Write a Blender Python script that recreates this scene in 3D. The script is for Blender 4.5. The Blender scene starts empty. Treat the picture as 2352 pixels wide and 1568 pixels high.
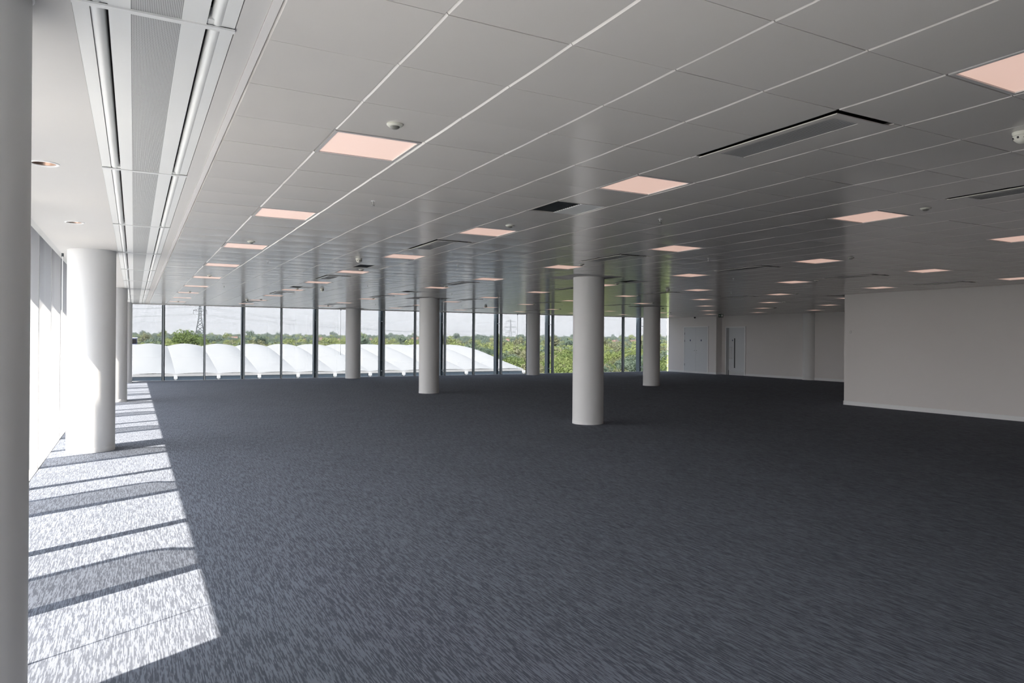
import bpy, math, random
from mathutils import Matrix, Vector
random.seed(7)
PI = math.pi
scene = bpy.context.scene
COL = scene.collection

# ------------------------------------------------------------------ camera
F_PX, YAW, ROLL, SHIFT = 1616.37, 0.4930, 0.0072, -3.79
EYE = 1.7366
H = 3.053                       # finished ceiling height
cam_d = bpy.data.cameras.new('camera')
cam = bpy.data.objects.new('camera', cam_d)
COL.objects.link(cam)
cam_d.sensor_width = 36.0
cam_d.lens = F_PX / 2352 * 36.0
cam_d.shift_y = SHIFT / 2352
cam_d.clip_start, cam_d.clip_end = 0.05, 6000
_r = Vector((math.cos(YAW), -math.sin(YAW), 0))
_f = Vector((math.sin(YAW), math.cos(YAW), 0))
_u = Vector((0, 0, 1))
R_ = math.cos(ROLL) * _r + math.sin(ROLL) * _u
U_ = -math.sin(ROLL) * _r + math.cos(ROLL) * _u
m = Matrix((R_, U_, -_f)).transposed().to_4x4()
m.translation = Vector((0, 0, EYE))
cam.matrix_world = m
scene.camera = cam

# ------------------------------------------------------------------ sky, sun, exposure
SUN = 18.0
SKY_H = (3.35, 3.27, 3.28)      # hazy horizon
SKY_Z = (4.1, 4.35, 4.9)      # brighter thin cloud overhead
world = bpy.data.worlds.new('sky')
scene.world = world
world.use_nodes = True
nt = world.node_tree
nt.nodes.clear()
out = nt.nodes.new('ShaderNodeOutputWorld')
bg = nt.nodes.new('ShaderNodeBackground')
tc = nt.nodes.new('ShaderNodeTexCoord')
sep = nt.nodes.new('ShaderNodeSeparateXYZ')
rmp = nt.nodes.new('ShaderNodeValToRGB')
rmp.color_ramp.interpolation = 'EASE'
rmp.color_ramp.elements[0].position = 0.0
rmp.color_ramp.elements[0].color = SKY_H + (1,)
rmp.color_ramp.elements[1].position = 0.75
rmp.color_ramp.elements[1].color = SKY_Z + (1,)
cl = nt.nodes.new('ShaderNodeTexNoise')
cl.inputs['Scale'].default_value = 3.0
cl.inputs['Detail'].default_value = 5
mpw = nt.nodes.new('ShaderNodeMapping')
mpw.inputs['Scale'].default_value = (1, 1, 6)
mr = nt.nodes.new('ShaderNodeMapRange')
mr.inputs['To Min'].default_value = 0.92
mr.inputs['To Max'].default_value = 1.08
mul = nt.nodes.new('ShaderNodeMath')
mul.operation = 'MULTIPLY'
mul.inputs[1].default_value = 1.0
L = nt.links.new
L(tc.outputs['Generated'], sep.inputs[0]); L(sep.outputs['Z'], rmp.inputs[0])
L(tc.outputs['Generated'], mpw.inputs[0]); L(mpw.outputs[0], cl.inputs['Vector'])
L(cl.outputs['Fac'], mr.inputs['Value']); L(mr.outputs[0], bg.inputs['Strength'])
L(rmp.outputs[0], bg.inputs['Color']); L(bg.outputs[0], out.inputs[0])

sun_d = bpy.data.lights.new('sun', 'SUN')
sun_d.energy = SUN
sun_d.color = (1.0, 0.91, 0.80)
sun_d.angle = math.radians(0.53)
sun = bpy.data.objects.new('sun', sun_d)
COL.objects.link(sun)
sun.rotation_euler = Vector((1, 0.52, -1.36)).to_track_quat('-Z', 'Y').to_euler()
sun.location = (-40, -20, 60)

vs = scene.view_settings
vs.view_transform = 'Standard'
vs.look = 'None'
vs.gamma = 1.0
vs.use_curve_mapping = False
vs.exposure = 0.68
scene.cycles.transparent_max_bounces = 24
scene.cycles.max_bounces = 12
scene.cycles.diffuse_bounces = 6

# ------------------------------------------------------------------ materials
MATS = {}
def mat(name, col=(.8, .8, .8), rough=.5, metal=0., spec=.5, noise=0., nscale=8., bump=0., emit=None, estr=0., sheen=0.):
    if name in MATS: return MATS[name]
    mt = bpy.data.materials.new(name); mt.use_nodes = True
    n = mt.node_tree; b = n.nodes['Principled BSDF']
    b.inputs['Base Color'].default_value = (*col, 1)
    b.inputs['Roughness'].default_value = rough
    b.inputs['Metallic'].default_value = metal
    b.inputs['Specular IOR Level'].default_value = spec
    if sheen:
        b.inputs['Sheen Weight'].default_value = sheen
    if emit:
        b.inputs['Emission Color'].default_value = (*emit, 1)
        b.inputs['Emission Strength'].default_value = estr
    if noise or bump:
        t = n.nodes.new('ShaderNodeTexCoord'); q = n.nodes.new('ShaderNodeTexNoise')
        q.inputs['Scale'].default_value = nscale; q.inputs['Detail'].default_value = 4
        n.links.new(t.outputs['Object'], q.inputs['Vector'])
        if noise:
            r = n.nodes.new('ShaderNodeMapRange')
            r.inputs['To Min'].default_value = 1 - noise; r.inputs['To Max'].default_value = 1 + noise
            x = n.nodes.new('ShaderNodeVectorMath'); x.operation = 'SCALE'
            x.inputs[0].default_value = col
            n.links.new(q.outputs['Fac'], r.inputs['Value']); n.links.new(r.outputs[0], x.inputs['Scale'])
            n.links.new(x.outputs[0], b.inputs['Base Color'])
        if bump:
            u = n.nodes.new('ShaderNodeBump'); u.inputs['Strength'].default_value = bump
            u.inputs['Distance'].default_value = .002
            n.links.new(q.outputs['Fac'], u.inputs['Height']); n.links.new(u.outputs[0], b.inputs['Normal'])
    MATS[name] = mt
    return mt

def carpet():
    mt = bpy.data.materials.new('carpet'); mt.use_nodes = True
    n = mt.node_tree; N = n.nodes.new; K = n.links.new
    b = n.nodes['Principled BSDF']
    t = N('ShaderNodeTexCoord')
    def noise(scale3, detail, rough=.5):
        mp = N('ShaderNodeMapping'); mp.inputs['Scale'].default_value = scale3
        q = N('ShaderNodeTexNoise'); q.inputs['Scale'].default_value = 1.0
        q.inputs['Detail'].default_value = detail; q.inputs['Roughness'].default_value = rough
        K(t.outputs['Object'], mp.inputs[0]); K(mp.outputs[0], q.inputs['Vector'])
        return q
    def math_(op, a, bb=None, clamp=False):
        x = N('ShaderNodeMath'); x.operation = op; x.use_clamp = clamp
        for i, v in enumerate((a, bb)):
            if v is None: continue
            if isinstance(v, (int, float)): x.inputs[i].default_value = v
            else: K(v, x.inputs[i])
        return x.outputs[0]
    # every rib of the loop pile (5.2 mm) carries its own run of pale and dark yarn
    sx = N('ShaderNodeSeparateXYZ'); K(t.outputs['Object'], sx.inputs[0])
    ribn = math_('FLOOR', math_('MULTIPLY', sx.outputs['X'], 1 / .0052))
    def ribnoise(kx, ky, detail, off=0):
        cb = N('ShaderNodeCombineXYZ')
        K(math_('MULTIPLY', ribn, kx), cb.inputs['X']); K(math_('MULTIPLY', sx.outputs['Y'], ky), cb.inputs['Y']); cb.inputs['Z'].default_value = off
        q = N('ShaderNodeTexNoise'); q.inputs['Scale'].default_value = 1.0; q.inputs['Detail'].default_value = detail
        K(cb.outputs[0], q.inputs['Vector']); return q.outputs['Fac']
    s1 = ribnoise(.60, 4.6, 2)
    s2 = ribnoise(1.3, 15., 1.5, 7.3)
    s3 = noise((1.6, .7, 1), 2)
    grain = noise((260, 230, 1), 1)
    e = math_('ADD', math_('ADD', math_('MULTIPLY', s1, .60), math_('MULTIPLY', s2, .40)), math_('MULTIPLY', math_('SUBTRACT', s3.outputs['Fac'], .5), .07))
    st = N('ShaderNodeMapRange'); st.interpolation_type = 'SMOOTHSTEP'
    st.inputs['From Min'].default_value = .44; st.inputs['From Max'].default_value = .565
    K(e, st.inputs['Value'])
    rib = math_('SINE', math_('MULTIPLY', sx.outputs['X'], 2 * PI / .0052))
    rib01 = math_('ADD', math_('MULTIPLY', rib, .5), .5)
    mix = N('ShaderNodeMix'); mix.data_type = 'RGBA'
    mix.inputs['A'].default_value = (.058, .064, .079, 1)
    mix.inputs['B'].default_value = (.140, .154, .184, 1)
    K(st.outputs[0], mix.inputs['Factor'])
    k = math_('ADD', math_('MULTIPLY', rib01, .50), .72)
    k2 = math_('MULTIPLY', k, math_('ADD', math_('MULTIPLY', grain.outputs['Fac'], .7), .65))
    sc = N('ShaderNodeVectorMath'); sc.operation = 'SCALE'
    K(mix.outputs['Result'], sc.inputs[0]); K(k2, sc.inputs['Scale'])
    K(sc.outputs[0], b.inputs['Base Color'])
    bp = N('ShaderNodeBump'); bp.inputs['Strength'].default_value = .35; bp.inputs['Distance'].default_value = .002
    K(rib01, bp.inputs['Height']); K(bp.outputs[0], b.inputs['Normal'])
    b.inputs['Roughness'].default_value = .95
    b.inputs['Specular IOR Level'].default_value = .12
    b.inputs['Sheen Weight'].default_value = .08
    b.inputs['Sheen Roughness'].default_value = .5
    b.inputs['Sheen Tint'].default_value = (.8, .88, 1, 1)
    return mt

def glass(name, tint, refl=1.0, base=.04):
    mt = bpy.data.materials.new(name); mt.use_nodes = True
    n = mt.node_tree; n.nodes.clear(); N = n.nodes.new; K = n.links.new
    o = N('ShaderNodeOutputMaterial'); mx = N('ShaderNodeMixShader')
    tr = N('ShaderNodeBsdfTransparent'); gl = N('ShaderNodeBsdfGlossy')
    tr.inputs[0].default_value = (*tint, 1); gl.inputs['Roughness'].default_value = 0.0
    lw = N('ShaderNodeLayerWeight'); lw.inputs['Blend'].default_value = .5
    p = N('ShaderNodeMath'); p.operation = 'POWER'; p.inputs[1].default_value = 5
    s = N('ShaderNodeMath'); s.operation = 'MULTIPLY_ADD'; s.inputs[1].default_value = .6 * refl; s.inputs[2].default_value = base
    K(lw.outputs['Facing'], p.inputs[0]); K(p.outputs[0], s.inputs[0]); K(s.outputs[0], mx.inputs[0])
    K(tr.outputs[0], mx.inputs[1]); K(gl.outputs[0], mx.inputs[2]); K(mx.outputs[0], o.inputs[0])
    return mt

def translucent(name, col, fac):
    mt = bpy.data.materials.new(name); mt.use_nodes = True
    n = mt.node_tree; N = n.nodes.new; K = n.links.new
    b = n.nodes['Principled BSDF']; o = n.nodes['Material Output']
    b.inputs['Base Color'].default_value = (*col, 1); b.inputs['Roughness'].default_value = .3
    tr = N('ShaderNodeBsdfTransparent'); mx = N('ShaderNodeMixShader'); mx.inputs[0].default_value = fac
    K(tr.outputs[0], mx.inputs[1]); K(b.outputs[0], mx.inputs[2]); K(mx.outputs[0], o.inputs[0])
    return mt

def perforated(name, col, hole, pitch, rad, zrough=.4):
    """sheet metal with rows of small square holes (hole pattern in object space)"""
    mt = bpy.data.materials.new(name); mt.use_nodes = True
    n = mt.node_tree; N = n.nodes.new; K = n.links.new
    b = n.nodes['Principled BSDF']; t = N('ShaderNodeTexCoord')
    sx = N('ShaderNodeSeparateXYZ'); K(t.outputs['Object'], sx.inputs[0])
    def ax(o):
        a = N('ShaderNodeMath'); a.operation = 'MULTIPLY'; a.inputs[1].default_value = 1 / pitch; K(sx.outputs[o], a.inputs[0])
        f = N('ShaderNodeMath'); f.operation = 'FRACT'; K(a.outputs[0], f.inputs[0])
        s = N('ShaderNodeMath'); s.operation = 'SUBTRACT'; s.inputs[1].default_value = .5; K(f.outputs[0], s.inputs[0])
        q = N('ShaderNodeMath'); q.operation = 'ABSOLUTE'; K(s.outputs[0], q.inputs[0])
        l = N('ShaderNodeMath'); l.operation = 'LESS_THAN'; l.inputs[1].default_value = rad; K(q.outputs[0], l.inputs[0])
        return l
    mu = N('ShaderNodeMath'); mu.operation = 'MULTIPLY'
    K(ax('X').outputs[0], mu.inputs[0]); K(ax('Y').outputs[0], mu.inputs[1])
    mx = N('ShaderNodeMix'); mx.data_type = 'RGBA'
    mx.inputs['A'].default_value = (*col, 1); mx.inputs['B'].default_value = (*hole, 1)
    K(mu.outputs[0], mx.inputs['Factor']); K(mx.outputs['Result'], b.inputs['Base Color'])
    b.inputs['Roughness'].default_value = zrough
    return mt

def foliage(name, c1, c2):
    mt = bpy.data.materials.new(name); mt.use_nodes = True
    n = mt.node_tree; N = n.nodes.new; K = n.links.new
    b = n.nodes['Principled BSDF']; b.inputs['Roughness'].default_value = .7; b.inputs['Specular IOR Level'].default_value = .2
    g = N('ShaderNodeNewGeometry'); q = N('ShaderNodeTexNoise'); q.inputs['Scale'].default_value = .35; q.inputs['Detail'].default_value = 3
    K(g.outputs['Position'], q.inputs['Vector'])
    oi = N('ShaderNodeObjectInfo')
    ad = N('ShaderNodeMath'); ad.operation = 'MULTIPLY_ADD'; ad.inputs[1].default_value = .75; 
    K(oi.outputs['Random'], ad.inputs[0])
    su = N('ShaderNodeMath'); su.operation = 'MULTIPLY_ADD'; su.inputs[1].default_value = 1.6; su.inputs[2].default_value = -.68
    K(q.outputs['Fac'], su.inputs[0]); K(su.outputs[0], ad.inputs[2])
    mx = N('ShaderNodeMix'); mx.data_type = 'RGBA'; mx.clamp_factor = True
    mx.inputs['A'].default_value = (*c1, 1); mx.inputs['B'].default_value = (*c2, 1)
    K(ad.outputs[0], mx.inputs['Factor']); K(mx.outputs['Result'], b.inputs['Base Color'])
    tl = N('ShaderNodeBsdfTranslucent'); K(mx.outputs['Result'], tl.inputs[0])
    ms = N('ShaderNodeMixShader'); ms.inputs[0].default_value = .3
    o = n.nodes['Material Output']
    K(b.outputs[0], ms.inputs[1]); K(tl.outputs[0], ms.inputs[2]); K(ms.outputs[0], o.inputs[0])
    return mt

M_CARPET = carpet()
M_TILE = mat('tile_metal', (.70, .675, .64), .22, spec=.5, noise=.02, nscale=3)
M_TILE.node_tree.nodes['Principled BSDF'].inputs['Roughness'].default_value = .17
M_PLASTER = mat('ceiling_plaster', (.60, .59, .575), .75, noise=.015, nscale=2)
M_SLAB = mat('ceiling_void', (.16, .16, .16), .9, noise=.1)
M_WALL = mat('wall_paint', (.80, .765, .745), .6, noise=.015, nscale=1.5)
M_WALLD = mat('light_cutting_wall_paint', (.08, .08, .085), .7, noise=.05)  # for unseen walls, dark so that little light returns from behind the camera
M_LEDGE = mat('ledge_metal', (.62, .62, .61), .5, noise=.05)
M_CONC = mat('bounce_slab_grey', (.105, .103, .10), .9, noise=.15, nscale=.08)  # tone of the added ground slab, sets light bounced up from the left
M_COLUMN = mat('column_paint', (.80, .795, .785), .5, noise=.012, nscale=3)
M_WHITE = mat('white_paint', (.88, .88, .88), .4, noise=.01)
M_BEAM = mat('beam_enamel', (.78, .79, .78), .42, noise=.01)
M_RAIL = mat('rail_enamel', (.78, .76, .74), .4, noise=.01)
M_GRILLE = perforated('beam_grille', (.62, .63, .62), (.012, .012, .012), .0062, .29)
M_MESH = perforated('diffuser_mesh', (.50, .50, .49), (.04, .04, .04), .012, .30)
M_MULL = mat('mullion_alu', (.48, .52, .54), .4, noise=.02)
M_MULLW = mat('mullion_silver', (.33, .335, .345), .4, noise=.01)
M_GASKET = mat('gasket', (.06, .068, .075), .6, noise=.05)
M_GLASS = glass('window_glass', (.965, .97, .97))
M_GLASSF = glass('sky_dimming_window_glass', (.405, .417, .428))  # tint added to dim the bright sky seen through the far windows
M_FIN = translucent('fin_frit_glass', (.42, .47, .54), .40)
M_FINE = mat('fin_edge', (.40, .43, .46), .4, noise=.02)
M_BLADE = mat('blade_slate', (.13, .175, .205), .35, noise=.03)
M_DARK = mat('dark_void', (.03, .03, .03), .9, noise=.1)
M_LIGHT = mat('light_diffuser', (.75, .66, .62), .35, emit=(.72, .475, .39), estr=.50, noise=.01)
M_LFRAME = mat('light_frame', (.62, .61, .60), .35, noise=.01)
M_PLASTIC = mat('cream_plastic', (.72, .72, .64), .45, noise=.02)
M_SENSOR = mat('sensor_lens', (.22, .22, .20), .3, noise=.05)
M_STEEL = mat('steel', (.55, .55, .54), .3, metal=.9, noise=.03)
M_COPPER = mat('downlight_reflector', (.50, .34, .26), .3, metal=.9, noise=.03)
M_DOOR = mat('door_paint', (.70, .72, .74), .45, noise=.01)
M_HEAD = mat('head_grey', (.50, .50, .49), .5, noise=.02)
M_JAMB = mat('jamb_shade', (.34, .35, .36), .5, noise=.02)  # grey tone carries the shade of the door reveal
M_BLACK = mat('black_plastic', (.02, .02, .022), .4, noise=.05)
M_BLUE = mat('sign_blue', (.02, .04, .12), .4, noise=.03)
M_GREEN = mat('sign_green', (.008, .05, .03), .4, noise=.03)
M_SIGNW = mat('sign_white', (.7, .72, .7), .5, noise=.02)
M_TENT = mat('tent_membrane', (.41, .41, .405), .6, noise=.01, nscale=.4)
M_TENTW = mat('tent_wall', (.16, .21, .26), .35, noise=.05, nscale=.5)
M_GROUND = mat('hardstanding', (.17, .165, .15), .95, noise=.3, nscale=.05)
M_BARK = mat('bark', (.06, .05, .04), .9, noise=.3, nscale=3)
M_LEAF = foliage('leaf_green', (.185, .260, .085), (.370, .410, .155))
M_LEAF2 = foliage('leaf_olive', (.240, .260, .135), (.385, .365, .225))
M_LEAF3 = foliage('leaf_blue', (.165, .225, .160), (.250, .300, .215))  # also carries distance haze in the far woodland
M_BRICKR = mat('roof_tile', (.36, .21, .17), .8, noise=.2, nscale=2)
M_RENDER = mat('house_render', (.55, .50, .45), .8, noise=.1, nscale=.6)
M_PYLON = mat('pylon_steel', (.16, .17, .18), .5, metal=.2, noise=.1)
M_CORD = mat('cord', (.18, .18, .18), .5, noise=.05)
M_PALEB = mat('blue_sign_panel', (.22, .26, .50), .5, noise=.05)

# ------------------------------------------------------------------ mesh helpers
class MB:
    def __init__(s): s.v = []; s.f = []; s.sm = []
    def add(s, vs_, fs, smooth=False):
        o = len(s.v); s.v += [tuple(p) for p in vs_]
        s.f += [tuple(o + i for i in q) for q in fs]; s.sm += [smooth] * len(fs)
        return s
    def box(s, x0, x1, y0, y1, z0, z1):
        return s.add([(x0,y0,z0),(x1,y0,z0),(x1,y1,z0),(x0,y1,z0),(x0,y0,z1),(x1,y0,z1),(x1,y1,z1),(x0,y1,z1)],
                     [(0,3,2,1),(4,5,6,7),(0,1,5,4),(1,2,6,5),(2,3,7,6),(3,0,4,7)])
    def lathe(s, prof, n=24, cx=0, cy=0, smooth=True, closed=True):
        v = []; f = []
        for r, z in prof:
            for k in range(n):
                a = 2 * PI * k / n; v.append((cx + r * math.cos(a), cy + r * math.sin(a), z))
        for i in range(len(prof) - 1):
            for k in range(n):
                k2 = (k + 1) % n
                f.append((i * n + k, i * n + k2, (i + 1) * n + k2, (i + 1) * n + k))
        s.add(v, f, smooth)
        if closed:
            o = len(s.v) - len(v)
            for i in (0, len(prof) - 1):
                if prof[i][0] > 1e-6:
                    q = [o + i * n + k for k in range(n)]
                    s.f.append(tuple(q if i else q[::-1])); s.sm.append(False)
        return s
    def tube(s, pts, r, n=8):
        pts = [Vector(p) for p in pts]; v = []; f = []
        for i, p in enumerate(pts):
            d = (pts[min(i + 1, len(pts) - 1)] - pts[max(i - 1, 0)]).normalized()
            a = d.orthogonal().normalized(); b = d.cross(a)
            rr = r[i] if isinstance(r, (list, tuple)) else r
            for k in range(n):
                t = 2 * PI * k / n; v.append(p + rr * (math.cos(t) * a + math.sin(t) * b))
        for i in range(len(pts) - 1):
            for k in range(n):
                k2 = (k + 1) % n; f.append((i * n + k, i * n + k2, (i + 1) * n + k2, (i + 1) * n + k))
        f.append(tuple(range(n))[::-1]); f.append(tuple((len(pts) - 1) * n + k for k in range(n)))
        return s.add(v, f, n > 4)
    def prism(s, poly, axis, a0, a1):
        """polygon of 2-D points extruded along an axis from a0 to a1"""
        def P(p, a): return {'x': (a, p[0], p[1]), 'y': (p[0], a, p[1]), 'z': (p[0], p[1], a)}[axis]
        n = len(poly)
        v = [P(p, a0) for p in poly] + [P(p, a1) for p in poly]
        f = [tuple(range(n))[::-1], tuple(range(n, 2 * n))] + [(i, (i + 1) % n, n + (i + 1) % n, n + i) for i in range(n)]
        return s.add(v, f)
    def mesh(s, name):
        me = bpy.data.meshes.new(name); me.from_pydata(s.v, [], s.f)
        if any(s.sm):
            me.polygons.foreach_set('use_smooth', s.sm); me.set_sharp_from_angle(angle=math.radians(35))
        me.update(); return me
    def build(s, name, material, parent=None, loc=(0, 0, 0)):
        return link(name, s.mesh(name), material, parent, loc)

def link(name, me, material=None, parent=None, loc=(0, 0, 0), rot=(0, 0, 0)):
    o = bpy.data.objects.new(name, me)
    if material is not None and not me.materials: me.materials.append(material)
    COL.objects.link(o); o.location = loc; o.rotation_euler = rot
    if parent is not None: o.parent = parent
    return o
def tag(o, label, cat, group=None, kind=None):
    o['label'] = label
    if cat: o['category'] = cat
    if group: o['group'] = group
    if kind: o['kind'] = kind
    return o
def thing(name, loc, label, cat, group=None, kind=None, rotz=0):
    o = bpy.data.objects.new(name, None); o.empty_display_size = .1
    COL.objects.link(o); o.location = loc; o.rotation_euler = (0, 0, rotz)
    return tag(o, label, cat, group, kind)
def dup(o, parent=None, loc=None):
    c = o.copy(); COL.objects.link(c)
    if parent is not None: c.parent = parent
    if loc is not None: c.location = loc
    for ch in o.children: dup(ch, c)
    return c
def project(x, y, z):
    d = Vector((x, y, z - EYE)); zz = d.dot(_f)
    if zz < .2: return None
    return 1176 + F_PX * d.dot(R_) / zz, 784 + SHIFT - F_PX * d.dot(U_) / zz, zz

# ------------------------------------------------------------------ plan of the storey
XL, YF, YB = -1.095, 31.2, -6.6          # floor edges: left glass line, far glass line, rear glass line
XW1, XW2 = 26.9, 27.3                    # right-hand walls
PX, PY = 17.45, 12.9                     # outer corner of the core partition
X0, Y0, T = 1.101, 2.645, 0.6            # ceiling grid node and module
CR = 0.3244
COLS = [(-.682, 3.3), (-.572, 12.546), (-.479, 21.80), (-.380, 30.55),
        (8.402, 12.252), (8.424, 21.343), (8.496, 30.58), (17.534, 30.384), (17.754, 21.56)]

# ---- floor
fl = MB().box(XL + .008, XW2 + .3, YB, YF - .01, -.3, 0).build('floor', M_CARPET)
tag(fl, 'charcoal carpet floor with pale blue-grey streaks running along the room', 'floor', kind='structure')

# ---- ceiling: slab over everything, plaster margins as parts
ce = MB().box(-1.05, XW2 + .3, YB, YF + .1, H + .22, H + .42).build('ceiling', M_SLAB)
tag(ce, 'suspended office ceiling of pale metal tiles with plaster margin along the windows', 'ceiling', kind='structure')
BX0, BX1 = -.225, .372                    # service beam slot
RX0, RX1 = .468, .503
DLY = (3.32, 6.41, 9.53, 15.7, 18.8, 24.9, 28.0)
def dlx(y): return -.61 if y > 4 else -.45
sf = MB(); ya = YB
for y in DLY:
    xh, h_ = dlx(y), .14
    sf.box(-1.012, BX0 - .001, ya, y - h_, H, H + .05)
    sf.box(-1.012, xh - h_, y - h_, y + h_, H, H + .05); sf.box(xh + h_, BX0 - .001, y - h_, y + h_, H, H + .05)
    n = 32; v = []
    for k in range(n):
        a = 2 * PI * k / n; c, q = math.cos(a), math.sin(a); m_ = h_ / max(abs(c), abs(q))
        v += [(xh + .082 * c, y + .082 * q, H), (xh + m_ * c, y + m_ * q, H), (xh + .082 * c, y + .082 * q, H + .05)]
    f = []
    for k in range(n):
        a, b = 3 * k, 3 * ((k + 1) % n); f += [(a, a + 1, b + 1, b), (a, b, b + 2, a + 2)]
    sf.add(v, f); ya = y + h_
sf.box(-1.012, BX0 - .001, ya, YF - .05, H, H + .05)
sf.build('soffit', M_PLASTER, ce)
MB().box(BX1 + .002, RX0, YB, YF - .05, H, H + .05).build('soffit', M_PLASTER, ce)
MB().box(RX1 + .012, XW1, Y0 + 47 * T + .01, YF - .05, H, H + .05).build('soffit', M_PLASTER, ce)
MB().box(RX0 + .002, RX1, YB, YF - .05, H - .006, H + .06).build('edge_rail', M_RAIL, ce)
MB().box(BX0 - .02, BX1 + .02, 31.02, YF - .05, H, H + .05).build('soffit', M_PLASTER, ce)
# column collars: flat plaster squares cut into the tiles
COLLAR = [(12, 16), (12, 31), (12, 46), (27, 31), (27, 46)]
skip = set()
for (i, j) in COLLAR:
    MB().box(X0 + (i - 1) * T + .01, X0 + (i + 1) * T - .002, Y0 + (j - 1) * T + .003, Y0 + (j + 1) * T - .003, H - .001, H + .03).build('column_collar', M_PLASTER, ce)
    skip |= {(i - 1, j - 1), (i, j - 1), (i - 1, j), (i, j)}

# ---- things set in the grid
LI = [0, 4, 9, 14, 19, 24, 29, 34, 39]
LJ = [-7, -2, 3, 8, 13, 18, 23, 28, 33, 38, 43]
def inside(i, j):
    x, y = X0 + (i + .5) * T, Y0 + (j + .5) * T
    return not (x > PX - .3 and y < PY + .3) and x < XW1 - .2
lights = [(i, j) for i in LI for j in LJ if inside(i, j)]
skip |= set(lights)
diffs = [(i, j) for i in (4, 9, 14, 19, 24) for j in (0, 10, 20, 30, 40) if inside(i, j) and inside(i, j + 1)]
for i, j in diffs: skip |= {(i, j), (i, j + 1)}
grilles = [(4, 5), (4, 16), (4, 26), (14, 16), (9, 26), (19, 26), (14, 36)]
skip |= set(grilles)

# ---- ceiling tiles
def tile_geo(mb, x, y, tilt=(0, 0), sag=.0011, ny=6):
    gx0, gx1, gy0, gy1 = x + .017, x + T - .001, y + .0026, y + T - .0026
    v = []; f = []
    for a in range(ny + 1):
        t = a / ny; yy = gy0 + (gy1 - gy0) * t; dz = -sag * (1 - (2 * t - 1) ** 2)
        for xx, ez in ((gx0 - .012, .013), (gx0, 0), (gx1, 0)):       # rolled lip, flat face
            v.append((xx, yy, ez + dz + tilt[0] * (xx - x - .3) + tilt[1] * (yy - y - .3)))
    for a in range(ny):
        k = 3 * a
        f.append((k, k + 3, k + 4, k + 1)); f.append((k + 1, k + 4, k + 5, k + 2))
    n = len(v); top = .026
    v += [(gx0 - .012, gy0, top), (gx1, gy0, top), (gx1, gy1, top), (gx0 - .012, gy1, top)]
    f += [(n, n + 1, n + 2, n + 3), (0, 1, 2, n + 1, n), (3 * ny, n + 3, n + 2, 3 * ny + 2, 3 * ny + 1),
          tuple([3 * a for a in range(ny, -1, -1)] + [n, n + 3]), tuple([3 * a + 2 for a in range(ny + 1)] + [n + 2, n + 1])]
    mb.add(v, f, True)
allt = []
for i in range(-1, 43):
    for j in range(-15, 47):
        if (i, j) in skip: continue
        if not inside(i, j): continue
        x, y = X0 + i * T, Y0 + j * T
        p = project(x + .3, y + .3, H); area = 0
        if p and -80 < p[0] < 2430 and -120 < p[1] < 1600: area = 1 / p[2] ** 3
        allt.append((area, i, j))
allt.sort(reverse=True)
variants = []
for k in range(6):
    mb = MB(); tile_geo(mb, 0, 0, sag=.0017 + .0003 * k); variants.append(mb.mesh('ceiling_tile'))
rt = random.Random(3)
for k, (a, i, j) in enumerate(allt[:300]):
    link('ceiling_tile', variants[rt.randrange(6)], M_TILE, ce, (X0 + i * T, Y0 + j * T, H), (rt.gauss(0, .0010), rt.gauss(0, .0010), 0))
mb = MB()
for a, i, j in allt[300:]:
    k = len(mb.v)
    tile_geo(mb, X0 + i * T, Y0 + j * T, (rt.gauss(0, .0010), rt.gauss(0, .0010)), sag=.0017 + rt.random() * .0016)
    mb.v[k:] = [(x, y, z + H) for x, y, z in mb.v[k:]]
o = mb.build('ceiling_tile_field', M_TILE, ce); o['kind'] = 'stuff'
# carrier profiles above the joints (seen in the gaps)
mb = MB()
for i in range(-1, 44):
    x = X0 + i * T; mb.box(x - .012, x + .026, YB, Y0 + 47 * T, H + .024, H + .04)
mb.build('carrier_grid', M_PLASTER, ce)

# ---- ordinals for labels
ORD = ['first', 'second', 'third', 'fourth', 'fifth', 'sixth', 'seventh', 'eighth', 'ninth', 'tenth', 'eleventh', 'twelfth', 'thirteenth', 'fourteenth', 'fifteenth']
def nth(items, it):
    """(row from the window rail, order from the far windows) of a grid item"""
    cols = sorted({i for i, j in items}); js = sorted((j for i, j in items if i == it[0]), reverse=True)
    return ORD[cols.index(it[0])], ORD[js.index(it[1])]
# ---- light panels
LW = T - .02
def light_meshes():
    fr = MB(); e = .022
    fr.box(0, LW, 0, e, 0, .05); fr.box(0, LW, LW - e, LW, 0, .05); fr.box(0, e, e, LW - e, 0, .05); fr.box(LW - e, LW, e, LW - e, 0, .05)
    df = MB().box(e, LW - e, e, LW - e, .008, .014)
    return fr.mesh('frame'), df.mesh('diffuser')
fm, dm = light_meshes()
for (i, j) in lights:
    t = thing('ceiling_light', (X0 + i * T + .014, Y0 + j * T + .010, H - .002), 'pink ceiling light panel, %s row from the edge rail, %s from the far windows' % nth(lights, (i, j)), 'ceiling light', 'square light panels in the ceiling grid')
    link('frame', fm, M_LFRAME, t); link('diffuser', dm, M_LIGHT, t)

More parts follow.
